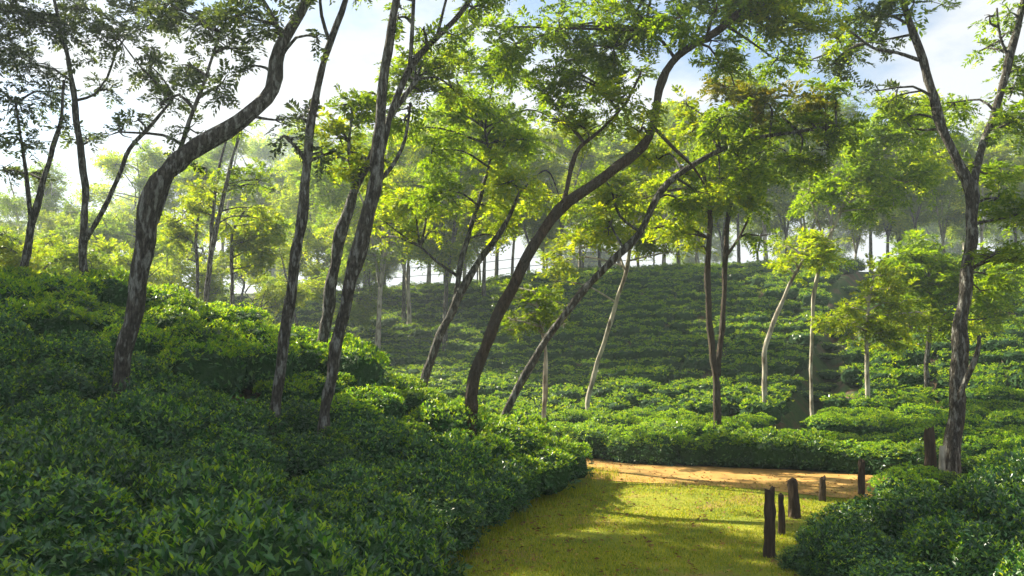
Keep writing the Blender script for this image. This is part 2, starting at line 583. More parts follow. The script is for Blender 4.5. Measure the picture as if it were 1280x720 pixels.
# hedge edge of the bank along the path
for t in np.arange(3.6, 17.2, .85):
    spots.append((float(xe(t)) - .38 + jit(.08), t, 'hedge'))
# right-hand corner
for y in np.arange(4.5, 15, .95):
    for x in np.arange(2.6, 16, 1.0):
        bx, by = x + jit(.14), y + jit(.14)
        if bx < xr(by) + .75 or by > yroad(bx) - 1.9 or bx > .64 * by + 1.2 or (by > 11.4 and bx < xr(by) + 2.0):
            continue
        spots.append((bx, by, 'right'))
for px, py, sc_ in [(1006, 702, .5), (1038, 690, .6), (1062, 668, .6), (1030, 716, .55), (1085, 664, .6), (1120, 645, .6), (1050, 712, .7), (1018, 676, .42), (1130, 616, .6), (1152, 613, .6), (1182, 616, .6), (1120, 634, .7), (1152, 638, .7)]:
    d_ = CAMZ * F / (py - HORIZON)
    spots.append(((px - CX) / F * d_, d_, 'low', sc_))
# far slope, in rows that follow the contour
row = 0
for t in np.arange(19.9, 60, 1.22):
    for x in np.arange(-24, 42, .95 if row else .7):
        bx = x + jit(.12) + (row % 2) * .45
        by = t + (yroad(bx) - yroad(4.0)) + .25 * math.sin(bx * .4 + row) + jit(.10)
        if row == 0:
            bx, by = x + jit(.06), float(yroad(x)) + 2.0 + jit(.05)
        if not (-.66 * by - 1 < bx < .64 * by + 2) or by > 58:
            continue
        in_ditch = row > 0 and dist_poly(bx, by, DITCH) < .88
        if in_ditch and dist_poly(bx, by, DITCH) > .45:
            continue
        if row > 0 and by < yroad(bx) + 2.7:
            continue
        # hidden behind the left knoll
        if bx < -3 and by < 27:
            continue
        spots.append((bx, by, 'front' if row == 0 else 'ditch' if in_ditch else 'slope'))
    row += 1

BANK_REF = [((30, 337, 19), 'the slim forked tree on the crest'), ((105, 345, 19.5), 'the low-forking tree on the crest'), ((148, 508, 12), 'the thick dark leaning tree'),
            ((345, 512, 12.5), 'the straight slender dark trunk'), ((405, 518, 12.5), 'the mottled twin-stemmed trunk'), ((402, 442, 17), 'the dark trunk behind the mottled one'),
            ((587, 562, 15), 'the big reddish-based leaning tree'), ((622, 540, 17.5), 'the slim tree with the sideways limb')]
SLOPE_REF = [((530, 480, 20), 'the pair of crooked slim stems'), ((735, 497, 25), 'the pale trunk leaning right'), ((680, 528, 21), 'the short straight pale trunk'),
             ((895, 553, 21.5), 'the reddish double trunk'), ((955, 515, 25), 'the white-barked thin tree'), ((1015, 525, 25.5), 'the thin stem beside the ditch'),
             ((1085, 514, 25), 'the slender stem with the low crown'), ((1158, 494, 27), 'the short brown stem'), ((1190, 598, 16), 'the big grey forked tree')]
WHERE = {'bank': 'shaded tea bush on the left bank', 'hedge': 'tea bush overhanging the grass path', 'right': 'dense tea bush right of the posts',
         'front': 'roadside hedge tea bush', 'slope': 'low hillside tea bush'}


def bush_label(x, y, z, reg):
    refs = BANK_REF if reg in ('bank', 'hedge') else SLOPE_REF
    best = min(refs, key=lambda q: math.hypot(P(*q[0])[0] - x, q[0][2] - y))
    p = P(*best[0])
    dist = math.hypot(p[0] - x, p[1] - y)
    zr = float(G(p[0], p[1]))
    if reg in ('right', 'low'):
        if x - float(xr(y)) < 1.6:
            return ('knee-high tea bush beside the tallest wooden posts' if y < 11.5 else 'knee-high tea bush between the pale-sided post and the big grey forked tree') if reg == 'low' else 'tea bush on the outer edge of the clump right of the posts'
        return 'tall dense tea bush in the dark clump in front of the big grey forked tree'
    if reg == 'front':
        return WHERE[reg] + (' below ' if dist > 2 else ' beside ') + best[1]
    if dist > 4.5 and reg in ('bank', 'hedge'):
        return WHERE[reg] + (' close to the grass' if float(xe(y)) - x < 1.6 else ' back from the grass') + ', no trunk near'
    rel = ' beside ' if dist < 1.3 else ' uphill of ' if z > zr + .2 else ' downhill of ' if z < zr - .2 else ' level with '
    return WHERE[reg] + rel + best[1]


GROUPS = {'low': 'tea bushes beside the posts', 'bank': 'tea bushes covering the left bank', 'hedge': 'tea bushes edging the grass path',
          'right': 'tea bushes beside the posts', 'front': 'hedge row along the dirt road', 'slope': 'tea bushes on the lower hillside'}
order = sorted(range(len(spots)), key=lambda i: (0 if spots[i][2] in ('bank', 'hedge', 'right', 'front', 'low') else 2 if spots[i][2] == 'ditch' else 1, spots[i][1]))
rest = []
made = 0
for i in order:
    x, y, reg = spots[i][:3]
    z = float(G(x, y))
    rz = rng.uniform(0, 6.28)
    s = rng.uniform(.78, 1.18) if reg == 'bank' else rng.uniform(.82, 1.12)
    sz = s * rng.uniform(.82, 1.2)
    if reg == 'right':
        sz *= .66 + .5 * min(1, max(0, (x - float(xr(y)) - .6) / 1.8))
    if reg == 'low':
        s *= spots[i][3]
        sz *= spots[i][3] * .9
    if reg == 'front':
        sz *= .85
    if reg == 'ditch':
        sz *= .36
        s *= .85
    if reg == 'slope':
        sz *= .78
        s *= .92
        rz = rng.normal(0, .2) + math.pi * int(rng.integers(2))
    sy = s * .74 if reg == 'slope' else s
    if reg == 'slope':
        s *= 1.05
    if made < 296:
        root = link('tea_bush', None, loc=(x, y, z - .03), rot=(0, 0, rz), scale=(s, sy, sz),
                    label=bush_label(x, y, z, reg), category='tea bush', group=GROUPS[reg])
        root.empty_display_size = .2
        me = NEAR[int(rng.integers(5))] if y < 13.5 else MIDB[int(rng.integers(5))]
        link('foliage', me, root)
        link('stem', STEMS[int(rng.integers(3))], root)
        made += 1
    else:
        rest.append((x, y, z, rz, s, sy, sz))
big = Geo()
for x, y, z, rz, s, sy, sz in rest:
    V, Fc, M = FARG[int(rng.integers(6))]
    c, sn = math.cos(rz), math.sin(rz)
    W = np.stack([V[:, 0] * s * c - V[:, 1] * sy * sn + x, V[:, 0] * s * sn + V[:, 1] * sy * c + y, V[:, 2] * sz + z - .03], 1)
    big.V.append(W)
    big.F.append(Fc + big.n)
    big.M.append(M)
    big.n += len(W)
if rest:
    link('tea_bushes', big.build('tea_bushes', TEA_MATS), kind='stuff', category='tea bushes',
         label='rows of clipped tea bushes climbing the far hillside to its crest')
print('BUSHES', made, len(rest))


# ------------------------------------------------------------------ trees
def sprays(g, O, D, U, L, m, r, pairs=8, lw=.4, ll=.30):
    """Feathery compound leaves: pairs of leaflets along a drooping rachis."""
    n = len(O)
    D = unit(D)
    S = unit(np.cross(D, U))
    U = unit(np.cross(S, D))
    for k in range(pairs):
        t = (k + .6) / pairs
        pos = O + D * (L * t)[:, None] - np.array((0, 0, 1)) * (L * .25 * t * t)[:, None]
        env = .55 + .75 * math.sin(math.pi * min(1, t * .95))
        for sd_ in (-1, 1):
            A = S * sd_ * .85 + D * .5 + r.normal(0, .22, (n, 3))
            N = U + r.normal(0, .35, (n, 3))
            ln = L * ll * env * r.uniform(.8, 1.2, n)
            V, Fc = leaves(pos, A, N, ln, ln * lw, fold=.1, tris=2)
            g.add(V, Fc, m)


def fill_blob(gl, gt, src, c, rad, nspray, m, r, spray=.3, pairs=8, twig=.022, flat=.72):
    """A foliage cluster: twigs fanning from a limb point src into a ball at c, and leaf sprays along them."""
    c = np.asarray(c, float)
    src = np.asarray(src, float)
    if gt is not None and np.linalg.norm(c - src) > .1:
        midp = (src + c) / 2 + r.normal(0, .08, 3) * np.linalg.norm(c - src) + np.array((0, 0, .08)) * np.linalg.norm(c - src)
        tube(gt, spline([(*src, twig * 1.5), (*midp, twig * 1.1), (*c, twig * .7)], .3), 5, 0, cap=False)
    nt = max(4, int(5 + rad * 4))
    ends, dirs = [], []
    for _ in range(nt):
        v = unit(r.normal(0, 1, 3) * np.array((1, 1, .75)))
        e = c + v * rad * r.uniform(.55, 1.0) * np.array((1, 1, flat))
        mid = (c + e) / 2 + r.normal(0, .1, 3) * rad
        if gt is not None:
            tube(gt, spline([(*c, twig * .7), (*mid, twig * .5), (*e, twig * .25)], .35), 4, 0, cap=False)
        ends.append((c, mid, e))
        dirs.append(v)
    ends = np.array(ends)
    k = r.integers(0, nt, nspray)
    t = r.uniform(.15, 1.05, nspray)[:, None]
    a, b, e = ends[k, 0], ends[k, 1], ends[k, 2]
    pos = (1 - t) ** 2 * a + 2 * t * (1 - t) * b + t * t * e + r.normal(0, .17, (nspray, 3)) * rad * np.array((1, 1, .8))
    D = np.array(dirs)[k] * .6 + r.normal(0, .7, (nspray, 3)) * np.array((1, 1, .45))
    U = np.array((0, 0, 1)) + r.normal(0, .42, (nspray, 3))
    sprays(gl, pos, D, U, r.uniform(.7, 1.25, nspray) * spray, m, r, pairs=pairs)


DENS = 92.0


def tree(label, base, stems, blobs, group=None, cm=1, bark=M_BARK, dens=1.0, spray=.32, name='shade_tree', twig=.02, seg=12, flare=1.2):
    """stems: lists of (px, py, depth, width in px); blobs: (px, py, depth offset, radius px[, material[, density]]).
    base: (px, py, depth) where the trunk leaves the bushes."""
    r = np.random.default_rng(abs(hash((round(base[0]), round(base[1])))) % 99999)
    b = P(*base)
    D0 = base[2]
    paths = []
    for si, st in enumerate(stems):
        rows = []
        for q in st:
            px, py, dd, wp = q
            p = P(px, py, D0 + dd)
            rows.append((*p, .76 * wp * (D0 + dd) / F / 2))
        if si == 0:
            z0 = float(G(b[0], b[1])) - .15
            r0 = rows[0]
            dirx = (rows[0][0] - rows[1][0]) * .15
            bx = r0[0] + dirx
            rows = [(bx, r0[1], z0, r0[3] * flare)] + ([(r0[0] + dirx * .3, r0[1], (z0 + r0[2]) / 2, r0[3] * 1.08)] if r0[2] - z0 > .5 else []) + rows
            origin = np.array((bx, r0[1], z0 + .15))
        paths.append(spline(rows, .22))
    root = link(name, None, loc=tuple(origin), label=label, category='tree', group=group)
    root.empty_display_size = .3
    for si, sp in enumerate(paths):
        g = Geo()
        tube(g, sp, seg if si == 0 else 9, 0, rough=.06)
        link('trunk' if si == 0 else 'limb', g.build('trunk', bark, True, origin), root)
    if not blobs:
        return root
    allp = np.vstack([sp[int(len(sp) * .35):] if i == 0 else sp for i, sp in enumerate(paths)])
    gl, gt = Geo(), Geo()
    if dens > .8:      # loose outer sprays between the clusters
        extra = []
        for q in blobs:
            a_, rp_ = r.uniform(0, 6.28), q[3]
            extra.append((q[0] + math.cos(a_) * rp_ * 1.15, q[1] + math.sin(a_) * rp_ * .9, q[2] + r.uniform(-.5, .8), rp_ * r.uniform(.5, .85),
                          q[4] if len(q) > 4 else cm, .6 * (q[5] if len(q) > 5 else 1)))
        blobs = list(blobs) + extra
    for q in blobs:
        px, py, dd, rp = q[:4]
        m = q[4] if len(q) > 4 else cm
        dn = q[5] if len(q) > 5 else 1.0
        c = P(px, py, D0 + dd)
        rad = rp * (D0 + dd) / F
        w_ = np.linalg.norm((allp[:, :3] - c) * np.array((1, 1, 1.0)), axis=1) + .5 * np.maximum(0, allp[:, 2] - c[2] + .2)
        src = allp[int(np.argmin(w_)), :3]
        ns = int(max(6, DENS * dn * dens * math.pi * rad * rad * (.32 / spray) ** 2))
        fill_blob(gl, gt, src, c, rad * 1.08, ns, m, r, spray=spray, twig=twig)
    link('branch', gt.build('branch', bark, True, origin), root, kind='stuff')
    link('crown', gl.build('crown', M_CROWN, origin=origin), root, kind=None)
    return root


# left group, standing on and behind the tea bank
tree('slim forked tree at the far left behind the crest of the tea bank', (30, 337, 19),
     [[(30, 337, 0, 13), (40, 280, 0, 12), (52, 235, 0, 10), (66, 185, 0, 8), (76, 150, 0, 6), (80, 100, 0, 4)],
      [(40, 282, 0, 8), (34, 230, -.2, 7), (27, 180, -.3, 5), (20, 130, 0, 3)]],
     [(15, 125, 0, 40, 0), (60, 115, .5, 34, 0), (28, 180, -.5, 32, 0), (84, 160, .5, 22, 0), (4, 210, 0, 25, 0), (0, 60, 1, 46, 0), (45, 215, .6, 16, 0)], dens=.52)
tree('tall dark tree forking low above the bank crest, right fork curving outward', (105, 345, 19.5),
     [[(105, 345, 0, 14), (104, 300, 0, 14), (106, 235, 0, 11), (96, 150, 0, 10), (86, 80, 0, 8), (70, 10, 0, 6), (55, -70, 0, 4)],
      [(105, 303, 0, 8), (125, 270, -.2, 8), (148, 222, -.4, 8), (162, 186, -.4, 7), (190, 155, -.3, 6), (216, 124, 0, 4)],
      [(97, 125, 0, 5), (118, 118, .3, 4), (135, 95, .4, 3)]],
     [(60, 28, 0, 50, 0), (100, 10, 1, 45, 0), (150, 50, -1, 48, 0), (188, 82, 0, 38, 0), (132, 112, .5, 24, 0), (40, 80, -.5, 42, 0),
      (200, 25, 0, 45, 0), (172, 150, 0, 20, 0), (90, -50, 0, 70, 0), (30, -90, 0, 80, 0, 2), (110, -120, 0, 80, 0, 2), (190, -60, 0, 70, 0, 2), (-30, -40, 0, 70, 0, 2), (230, -130, 0, 70, 0, 2), (216, 122, 0, 28, 0), (12, 15, 0, 48, 0), (110, 175, .5, 18, 0)], dens=.52)  # densest clusters sit above the view, added to shade the lower path
tree('thick dark leaning tree bending right over the shaded tea bank', (148, 508, 12),
     [[(148, 508, 0, 31), (158, 440, 0, 29), (170, 370, 0, 30), (180, 300, 0, 32), (200, 228, 0, 32), (250, 182, .1, 29), (310, 143, .2, 27), (340, 112, .3, 25),
       (352, 60, .4, 21), (375, 15, .5, 19), (420, -60, .7, 14), (450, -150, .8, 9)],
      [(165, 350, .1, 9), (190, 290, .4, 10), (212, 225, .5, 9), (232, 165, .6, 8), (258, 95, .7, 6), (275, 40, .8, 4)],
      [(352, 45, .4, 9), (338, 15, .3, 7), (315, -20, .2, 6)]],
     [(250, 28, 1, 42, 0), (300, 18, 0, 46, 0), (240, 82, 1, 32, 0), (335, 40, .5, 28, 0), (272, 108, .5, 26, 0), (318, 82, .5, 22, 0, .7),
      (150, 165, 1, 18, 0, .7), (236, 160, .5, 20, 0, .8), (345, 150, 0, 20, 0, .5), (396, 45, 0, 15, 0, .6), (210, 5, 1, 42, 0), (380, -55, 0, 80, 0),
      (450, -110, 1, 90, 0), (310, -70, 0, 80, 0), (285, 60, 1, 30, 0), (200, 130, 1, 18, 0, .6), (225, 200, .6, 13, 0, .6)], spray=.25, dens=.75)
tree('straight slender dark trunk between the leaning tree and the twin trunks', (345, 512, 12.5),
     [[(345, 512, 0, 17), (352, 440, 0, 17), (366, 350, 0, 17), (379, 262, 0, 17), (383, 200, 0, 16), (394, 125, 0, 13), (414, 48, 0, 11), (432, 0, 0, 9), (450, -80, 0, 7)],
      [(383, 203, 0, 7), (372, 186, 0, 6), (362, 176, 0, 4)],
      [(412, 52, 0, 7), (402, 20, 0, 6), (398, -30, 0, 4)]],
     [(372, 148, 0, 14, 0, .45), (362, 172, 0, 9, 0, .5), (395, -60, 0, 60, 0), (455, -90, 1, 70, 0), (430, -150, 0, 80, 0), (402, 190, .2, 14, 0, .4)], spray=.26)
tree('tall trunk with mottled bark splitting into two stems above the bank', (405, 518, 12.5),
     [[(405, 518, 0, 20), (416, 460, 0, 20), (430, 395, 0, 21), (450, 300, 0, 23), (468, 235, 0, 24), (474, 190, 0, 21), (477, 120, 0, 17), (486, 50, 0, 15), (496, 0, 0, 13), (510, -80, 0, 10)],
      [(470, 225, 0, 12), (486, 150, .1, 13), (512, 86, .2, 12), (545, 48, .3, 10), (575, 18, .4, 9), (600, -20, .5, 7)],
      [(512, 90, .2, 8), (515, 45, .2, 7), (517, 0, .2, 6)],
      [(545, 50, .3, 6), (552, 22, .3, 5), (560, -10, .3, 4)],
      [(472, 228, 0, 8), (490, 208, .2, 7), (506, 175, .4, 6), (513, 130, .5, 4)]],
     [(470, -70, 0, 70, 1), (530, -70, 0, 70, 1), (610, -30, 1, 55, 1), (562, 42, 0, 20, 1, .7), (532, 52, .5, 18, 1, .6), (505, 150, 1, 17, 1, .7), (590, 10, .5, 26, 1, .7),
      (498, 22, .3, 16, 1, .5)], spray=.26)
tree('dark trunk rising just behind the mottled twin-stemmed tree', (402, 442, 17),
     [[(402, 442, 0, 19), (410, 380, 0, 19), (424, 305, 0, 18), (442, 240, 0, 16), (464, 195, 0, 13), (490, 145, 0, 10), (520, 100, .2, 7)],
      [(444, 238, 0, 8), (436, 190, .2, 6), (440, 140, .3, 4)]],
     [(440, 128, 0, 32, 1), (470, 150, 1, 30, 1), (424, 172, .5, 32, 2), (446, 212, 0, 22, 2), (412, 200, 1, 16, 1), (525, 115, 1, 36, 1), (550, 85, 1, 30, 2), (500, 90, 1, 30, 1, .7), (480, 200, 1, 20, 1, .7)])
tree('pair of crooked slim stems leaning together beyond the bank end', (530, 480, 20),
     [[(530, 480, 0, 14), (545, 430, 0, 13), (566, 388, 0, 13), (590, 340, 0, 11), (612, 308, 0, 10), (632, 280, 0, 8), (650, 240, 0, 5)],
      [(566, 390, 0, 8), (576, 330, .2, 9), (590, 280, .3, 8), (603, 235, .3, 7), (612, 200, .4, 5), (606, 160, .4, 4)],
      [(572, 345, .2, 5), (550, 330, .3, 5), (525, 308, .4, 3)]],
     [(540, 188, 0, 38, 1), (600, 172, 1, 38, 1), (560, 240, 0, 36, 1), (500, 248, 1, 34, 2), (640, 226, 0, 38, 2), (590, 125, 0, 42, 1), (635, 275, 1, 26, 2),
      (520, 290, 1, 20, 2), (625, 85, 1, 42, 1), (482, 278, 1, 22, 2), (660, 175, 1, 42, 1), (610, 255, .5, 26, 2), (555, 145, 1, 34, 1), (670, 250, 1, 26, 2)])
tree('big leaning tree with reddish base at the corner of the tea bank', (587, 562, 15),
     [[(587, 562, 0, 22), (589, 520, 0, 20), (592, 480, 0, 19), (618, 405, 0, 19), (658, 325, 0, 19), (700, 262, 0, 18), (760, 217, 0, 16), (812, 172, 0, 14), (824, 112, 0, 13),
       (846, 70, 0, 13), (895, 40, 0, 12), (940, 0, 0, 10), (985, -50, 0, 7)],
      [(702, 260, 0, 9), (716, 205, .3, 8), (724, 185, .4, 7), (748, 165, .4, 6), (782, 130, .5, 4)],
      [(844, 74, 0, 6), (828, 52, .2, 5), (806, 38, .3, 4)],
      [(818, 160, 0, 6), (842, 185, -.2, 6), (866, 208, -.2, 5), (880, 230, -.2, 3)]],
     [(700, 38, 1, 56, 1), (760, 58, 1, 48, 1), (795, 15, 0, 56, 1), (852, 22, -1, 40, 1), (645, 55, 1.5, 48, 1), (742, 108, 1, 46, 1), (690, 128, 1, 42, 1), (782, 118, 0, 36, 2),
      (900, 80, 0, 34, 1), (890, -20, 0, 60, 1), (985, 28, 0, 44, 2), (950, 5, 0, 40, 2), (1012, 38, 0, 34, 2), (830, -60, 0, 90, 1), (720, -60, 1, 90, 1), (990, -60, 0, 70, 1),
      (800, 165, .6, 30, 2), (735, 165, .8, 32, 2), (970, 75, .5, 30, 1), (1000, -5, .6, 40, 2)], bark=M_BARK_RED, spray=.27, dens=.82)
tree('slim tree leaning right behind the reddish-based tree, long sideways limb', (622, 540, 17.5),
     [[(622, 540, 0, 14), (648, 485, 0, 13), (682, 425, 0, 12), (740, 352, 0, 12), (798, 292, 0, 12), (826, 240, 0, 11), (866, 206, 0, 10), (925, 178, 0, 7), (985, 166, 0, 6), (1045, 158, 0, 4)],
      [(800, 290, 0, 5), (775, 270, .3, 5), (765, 240, .4, 3)],
      [(780, 312, 0, 5), (768, 290, .2, 4), (758, 270, .4, 3)]],
     [(900, 148, 0, 38, 1), (958, 128, 0, 38, 3), (1012, 128, .5, 32, 3), (932, 210, 0, 32, 1), (868, 158, 1, 32, 2), (1000, 195, 0, 32, 1), (1050, 160, 0, 30, 1), (822, 200, 1, 32, 2),
      (905, 110, .5, 32, 3), (775, 245, .6, 30, 2), (965, 170, .4, 30, 1), (760, 285, .5, 22, 2), (850, 250, .4, 22, 1), (1040, 115, .4, 26, 1)])
tree('pale thin trunk leaning right low on the hillside, left of the double trunk', (735, 497, 25),
     [[(735, 497, 0, 8), (745, 460, 0, 8), (758, 420, 0, 7), (770, 378, 0, 7), (784, 335, 0, 6), (790, 290, 0, 5)],
      [(782, 340, 0, 4), (770, 310, .3, 3), (755, 285, .4, 2)]],
     [(785, 292, 0, 32, 2), (750, 268, 0, 32, 1), (805, 252, 1, 32, 2), (720, 298, 0, 26, 2), (760, 225, 1, 38, 1), (700, 330, .5, 24, 2), (815, 300, 0, 26, 2)], bark=M_BARK_PALE, spray=.38)
tree('short straight pale trunk with a small leafy crown near the bank corner', (680, 528, 21),
     [[(680, 528, 0, 8), (681, 480, 0, 8), (682, 440, 0, 7), (676, 400, 0, 6), (668, 365, 0, 4)]],
     [(662, 392, 0, 22, 1), (680, 372, 0, 22, 1), (650, 372, .3, 20, 1), (690, 400, .3, 16, 1), (640, 400, .4, 14, 1)], bark=M_BARK_PALE)
tree('double trunk tree with reddish-brown bark on the lit hillside', (895, 553, 21.5),
     [[(896, 553, 0, 14), (896, 510, 0, 13), (894, 470, 0, 12), (887, 400, 0, 10), (884, 340, 0, 9), (888, 280, 0, 8), (884, 240, 0, 7), (876, 205, 0, 5)],
      [(897, 470, 0, 10), (903, 400, .2, 9), (907, 330, .3, 9), (910, 270, .3, 8), (918, 225, .4, 6), (928, 195, .5, 4)],
      [(908, 320, .3, 5), (925, 295, .4, 4), (938, 268, .5, 3)]],
     [(858, 258, 0, 32, 2), (900, 238, 0, 36, 2), (942, 256, 0, 32, 1), (880, 200, 0, 40, 1), (930, 185, 1, 36, 1), (848, 292, 0, 24, 2), (962, 222, 0, 36, 1), (830, 240, 1, 30, 2), (950, 295, .3, 18, 1, .6),
      (870, 310, .5, 18, 2, .6)], bark=M_BARK_RED)
tree('white-barked thin tree with a yellow-green tuft on top, right of the double trunk', (955, 515, 25),
     [[(955, 515, 0, 8), (956, 470, 0, 8), (957, 435, 0, 8), (970, 395, 0, 7), (990, 350, 0, 6), (1004, 325, 0, 4)]],
     [(1010, 318, 0, 26, 2), (990, 325, 0, 18, 2), (1034, 326, .3, 22, 2), (1015, 300, .3, 18, 2)], bark=M_BARK_PALE, spray=.36)
tree('thin pale stem beside the dark ditch with a broad crown high above', (1015, 525, 25.5),
     [[(1015, 525, 0, 6), (1014, 470, 0, 6), (1015, 420, 0, 6), (1018, 365, 0, 6), (1032, 310, 0, 5), (1058, 250, .3, 5), (1085, 200, .5, 3)],
      [(1033, 308, 0, 4), (1020, 270, .3, 3), (1010, 240, .4, 2)]],
     [(1080, 200, 0, 44, 1), (1120, 170, 0, 40, 1), (1050, 235, 0, 34, 1), (1132, 228, 0, 40, 1), (1170, 152, 1, 36, 1), (1092, 262, 0, 26, 1), (1165, 205, .5, 36, 2), (1015, 245, .4, 26, 1), (1100, 228, .5, 34, 2), (1120, 135, .5, 30, 2)],
     bark=M_BARK_PALE, spray=.38)
tree('slender straight pale stem under a low bright green crown on the right hillside', (1085, 514, 25),
     [[(1085, 514, 0, 7), (1084, 470, 0, 7), (1083, 425, 0, 6), (1086, 380, 0, 5), (1092, 345, 0, 3)]],
     [(1085, 402, 0, 28, 2), (1112, 416, 0, 24, 2), (1058, 408, 0, 22, 2), (1122, 382, 0, 28, 2), (1082, 372, 0, 26, 2), (1100, 345, .3, 26, 2), (1140, 410, .3, 26, 2), (1065, 385, .3, 24, 2), (1100, 425, .2, 26, 2), (1035, 400, .3, 22, 2), (1110, 362, .3, 26, 2), (1150, 390, .3, 24, 2)], bark=M_BARK_PALE, spray=.33, dens=.75)
tree('small leafy tree with a short brown stem behind the big right-hand tree', (1158, 494, 27),
     [[(1158, 494, 0, 9), (1159, 450, 0, 8), (1163, 400, 0, 6), (1160, 350, 0, 4)]],
     [(1168, 395, 0, 28, 1), (1150, 358, 0, 34, 1), (1130, 340, .5, 28, 1), (1180, 350, 0, 34, 1), (1165, 325, .5, 30, 1), (1230, 400, .6, 24, 2), (1245, 370, .6, 28, 1), (1140, 320, .4, 30, 1), (1200, 330, .4, 30, 1), (1220, 375, .4, 28, 1), (1190, 410, .4, 24, 2), (1265, 345, .6, 30, 1)], spray=.4)
tree('large grey tree forking into two high limbs above the right-hand bushes', (1190, 598, 16),
     [[(1190, 598, 0, 27), (1192, 540, 0, 25), (1198, 470, 0, 24), (1202, 410, 0, 23), (1208, 340, 0, 20), (1216, 280, 0, 20), (1214, 235, 0, 21), (1192, 195, 0, 15), (1174, 150, 0, 15), (1165, 110, 0, 14),
       (1150, 65, 0, 13), (1128, 5, 0, 11), (1105, -70, 0, 8)],
      [(1215, 245, 0, 13), (1224, 198, .2, 14), (1240, 150, .4, 13), (1254, 105, .5, 13), (1268, 50, .6, 12), (1282, -10, .7, 10), (1300, -80, .8, 7)],
      [(1148, 75, 0, 7), (1122, 66, -.3, 6), (1092, 60, -.5, 5), (1062, 38, -.6, 4)],
      [(1196, 500, -.1, 8), (1210, 470, -.2, 9), (1222, 440, -.3, 8), (1224, 420, -.3, 6)],
      [(1262, 75, .6, 5), (1250, 45, .5, 4), (1246, 10, .4, 3)]],
     [(1062, 55, 0, 30, 1, .7), (1085, 22, 0, 34, 0, .8), (1100, -50, 0, 70, 1), (1192, 128, 1, 26, 1, .7), (1232, 60, 1, 18, 1, .5), (1272, 150, 0, 40, 1), (1252, 215, 1, 28, 1), (1285, 265, 0, 38, 1),
      (1272, 325, 0, 30, 1), (1262, 15, .6, 22, 1, .6), (1295, -50, 0, 70, 1), (1240, 345, .5, 24, 1, .8), (1120, 120, .4, 20, 0, .6), (1140, 160, .6, 22, 1, .6), (1290, 90, .8, 34, 1), (1040, 80, 0, 26, 0, .7)],
     spray=.3)
tree('thin twin-stemmed tree seen past the thick leaning trunk', (258, 378, 27),
     [[(258, 378, 0, 9), (262, 330, 0, 8), (272, 280, 0, 7), (286, 215, 0, 6), (304, 155, 0, 4)],
      [(262, 330, 0, 6), (266, 270, .3, 6), (272, 220, .4, 5), (284, 170, .5, 3)]],
     [(302, 160, 0, 18, 1, .5), (252, 232, 0, 24, 2, .7), (296, 232, .5, 24, 1, .6), (326, 225, .5, 22, 1, .6), (240, 262, .5, 20, 2, .7), (320, 260, .5, 20, 2, .6)], spray=.38)
tree('very thin crooked stem left of the thin twin-stemmed tree', (247, 342, 29),
     [[(247, 345, 0, 5), (245, 300, 0, 5), (249, 262, 0, 4), (258, 212, 0, 3)]],
     [(245, 250, 0, 20, 2, .7), (225, 275, .3, 20, 2, .7), (262, 222, .3, 16, 1, .6), (215, 300, .3, 22, 2)], spray=.4)
tree('thin stem under a yellow-green crown between the leaning and slender trunks', (290, 372, 31),
     [[(290, 372, 0, 6), (290, 330, 0, 6), (291, 290, 0, 5), (305, 265, 0, 3)]],
     [(300, 300, 0, 28, 2), (322, 282, 0, 26, 2), (338, 312, 0, 26, 2), (318, 330, .5, 20, 2), (280, 285, .5, 20, 2), (345, 285, .5, 20, 1)], spray=.42)


# ------------------------------------------------------------------ background trees (copied prototypes)
def wild_tree(seed, H, clear, rad, cm, nblob, leaf=.6, forks=3, bark=M_BARK, pairs=5, dn=1.0):
    """Parts of a tree around the origin: clear trunk, spreading limbs and an open crown."""
    r = np.random.default_rng(seed)
    parts = []
    lean = r.normal(0, .5, 2)
    g = Geo()
    tr = H * .009 + .02
    fork = np.array((lean[0] * .4, lean[1] * .4, clear))
    tube(g, spline([(0, 0, -.2, tr * 1.4), (lean[0] * .2, lean[1] * .1, clear * .5, tr), (*fork, tr * .85)], .6), 7, 0, rough=.05)
    parts.append(('trunk', g.build('trunk', bark, True)))
    gl, gt = Geo(), Geo()
    skel = [fork[None]]
    for k in range(forks):
        a = k * 6.28 / forks + r.uniform(0, 1.2)
        e = np.array((math.cos(a) * rad * r.uniform(.4, .8), math.sin(a) * rad * r.uniform(.4, .8), H * r.uniform(.72, .98)))
        m_ = (fork + e) / 2 + np.array((r.normal(0, .3), r.normal(0, .3), .1 * H))
        sp = spline([(*(fork - (0, 0, .2)), tr * .7), (*m_, tr * .5), (*e, tr * .18)], .6)
        tube(gt, sp, 6, 0)
        skel.append(sp[:, :3])
    skel = np.vstack(skel)
    for k in range(nblob):
        v = unit(r.normal(0, 1, 3))
        zc = (clear + H) / 2 + (H - clear) * .08
        c = np.array((v[0] * rad * r.uniform(.35, .95), v[1] * rad * r.uniform(.35, .95), zc + v[2] * (H - clear) * .42))
        br = rad * r.uniform(.26, .42)
        src = skel[int(np.argmin(np.linalg.norm(skel - c, axis=1)))]
        mm = cm if r.uniform() < .75 else int(r.choice([1, 2]))
        fill_blob(gl, gt, src, c, br, int(44 * dn * math.pi * br * br * (.5 / leaf) ** 2), mm, r, spray=leaf, pairs=pairs, twig=.03)
    parts.append(('branch', gt.build('branch', bark, True)))
    parts.append(('crown', gl.build('crown', M_CROWN)))
    return parts


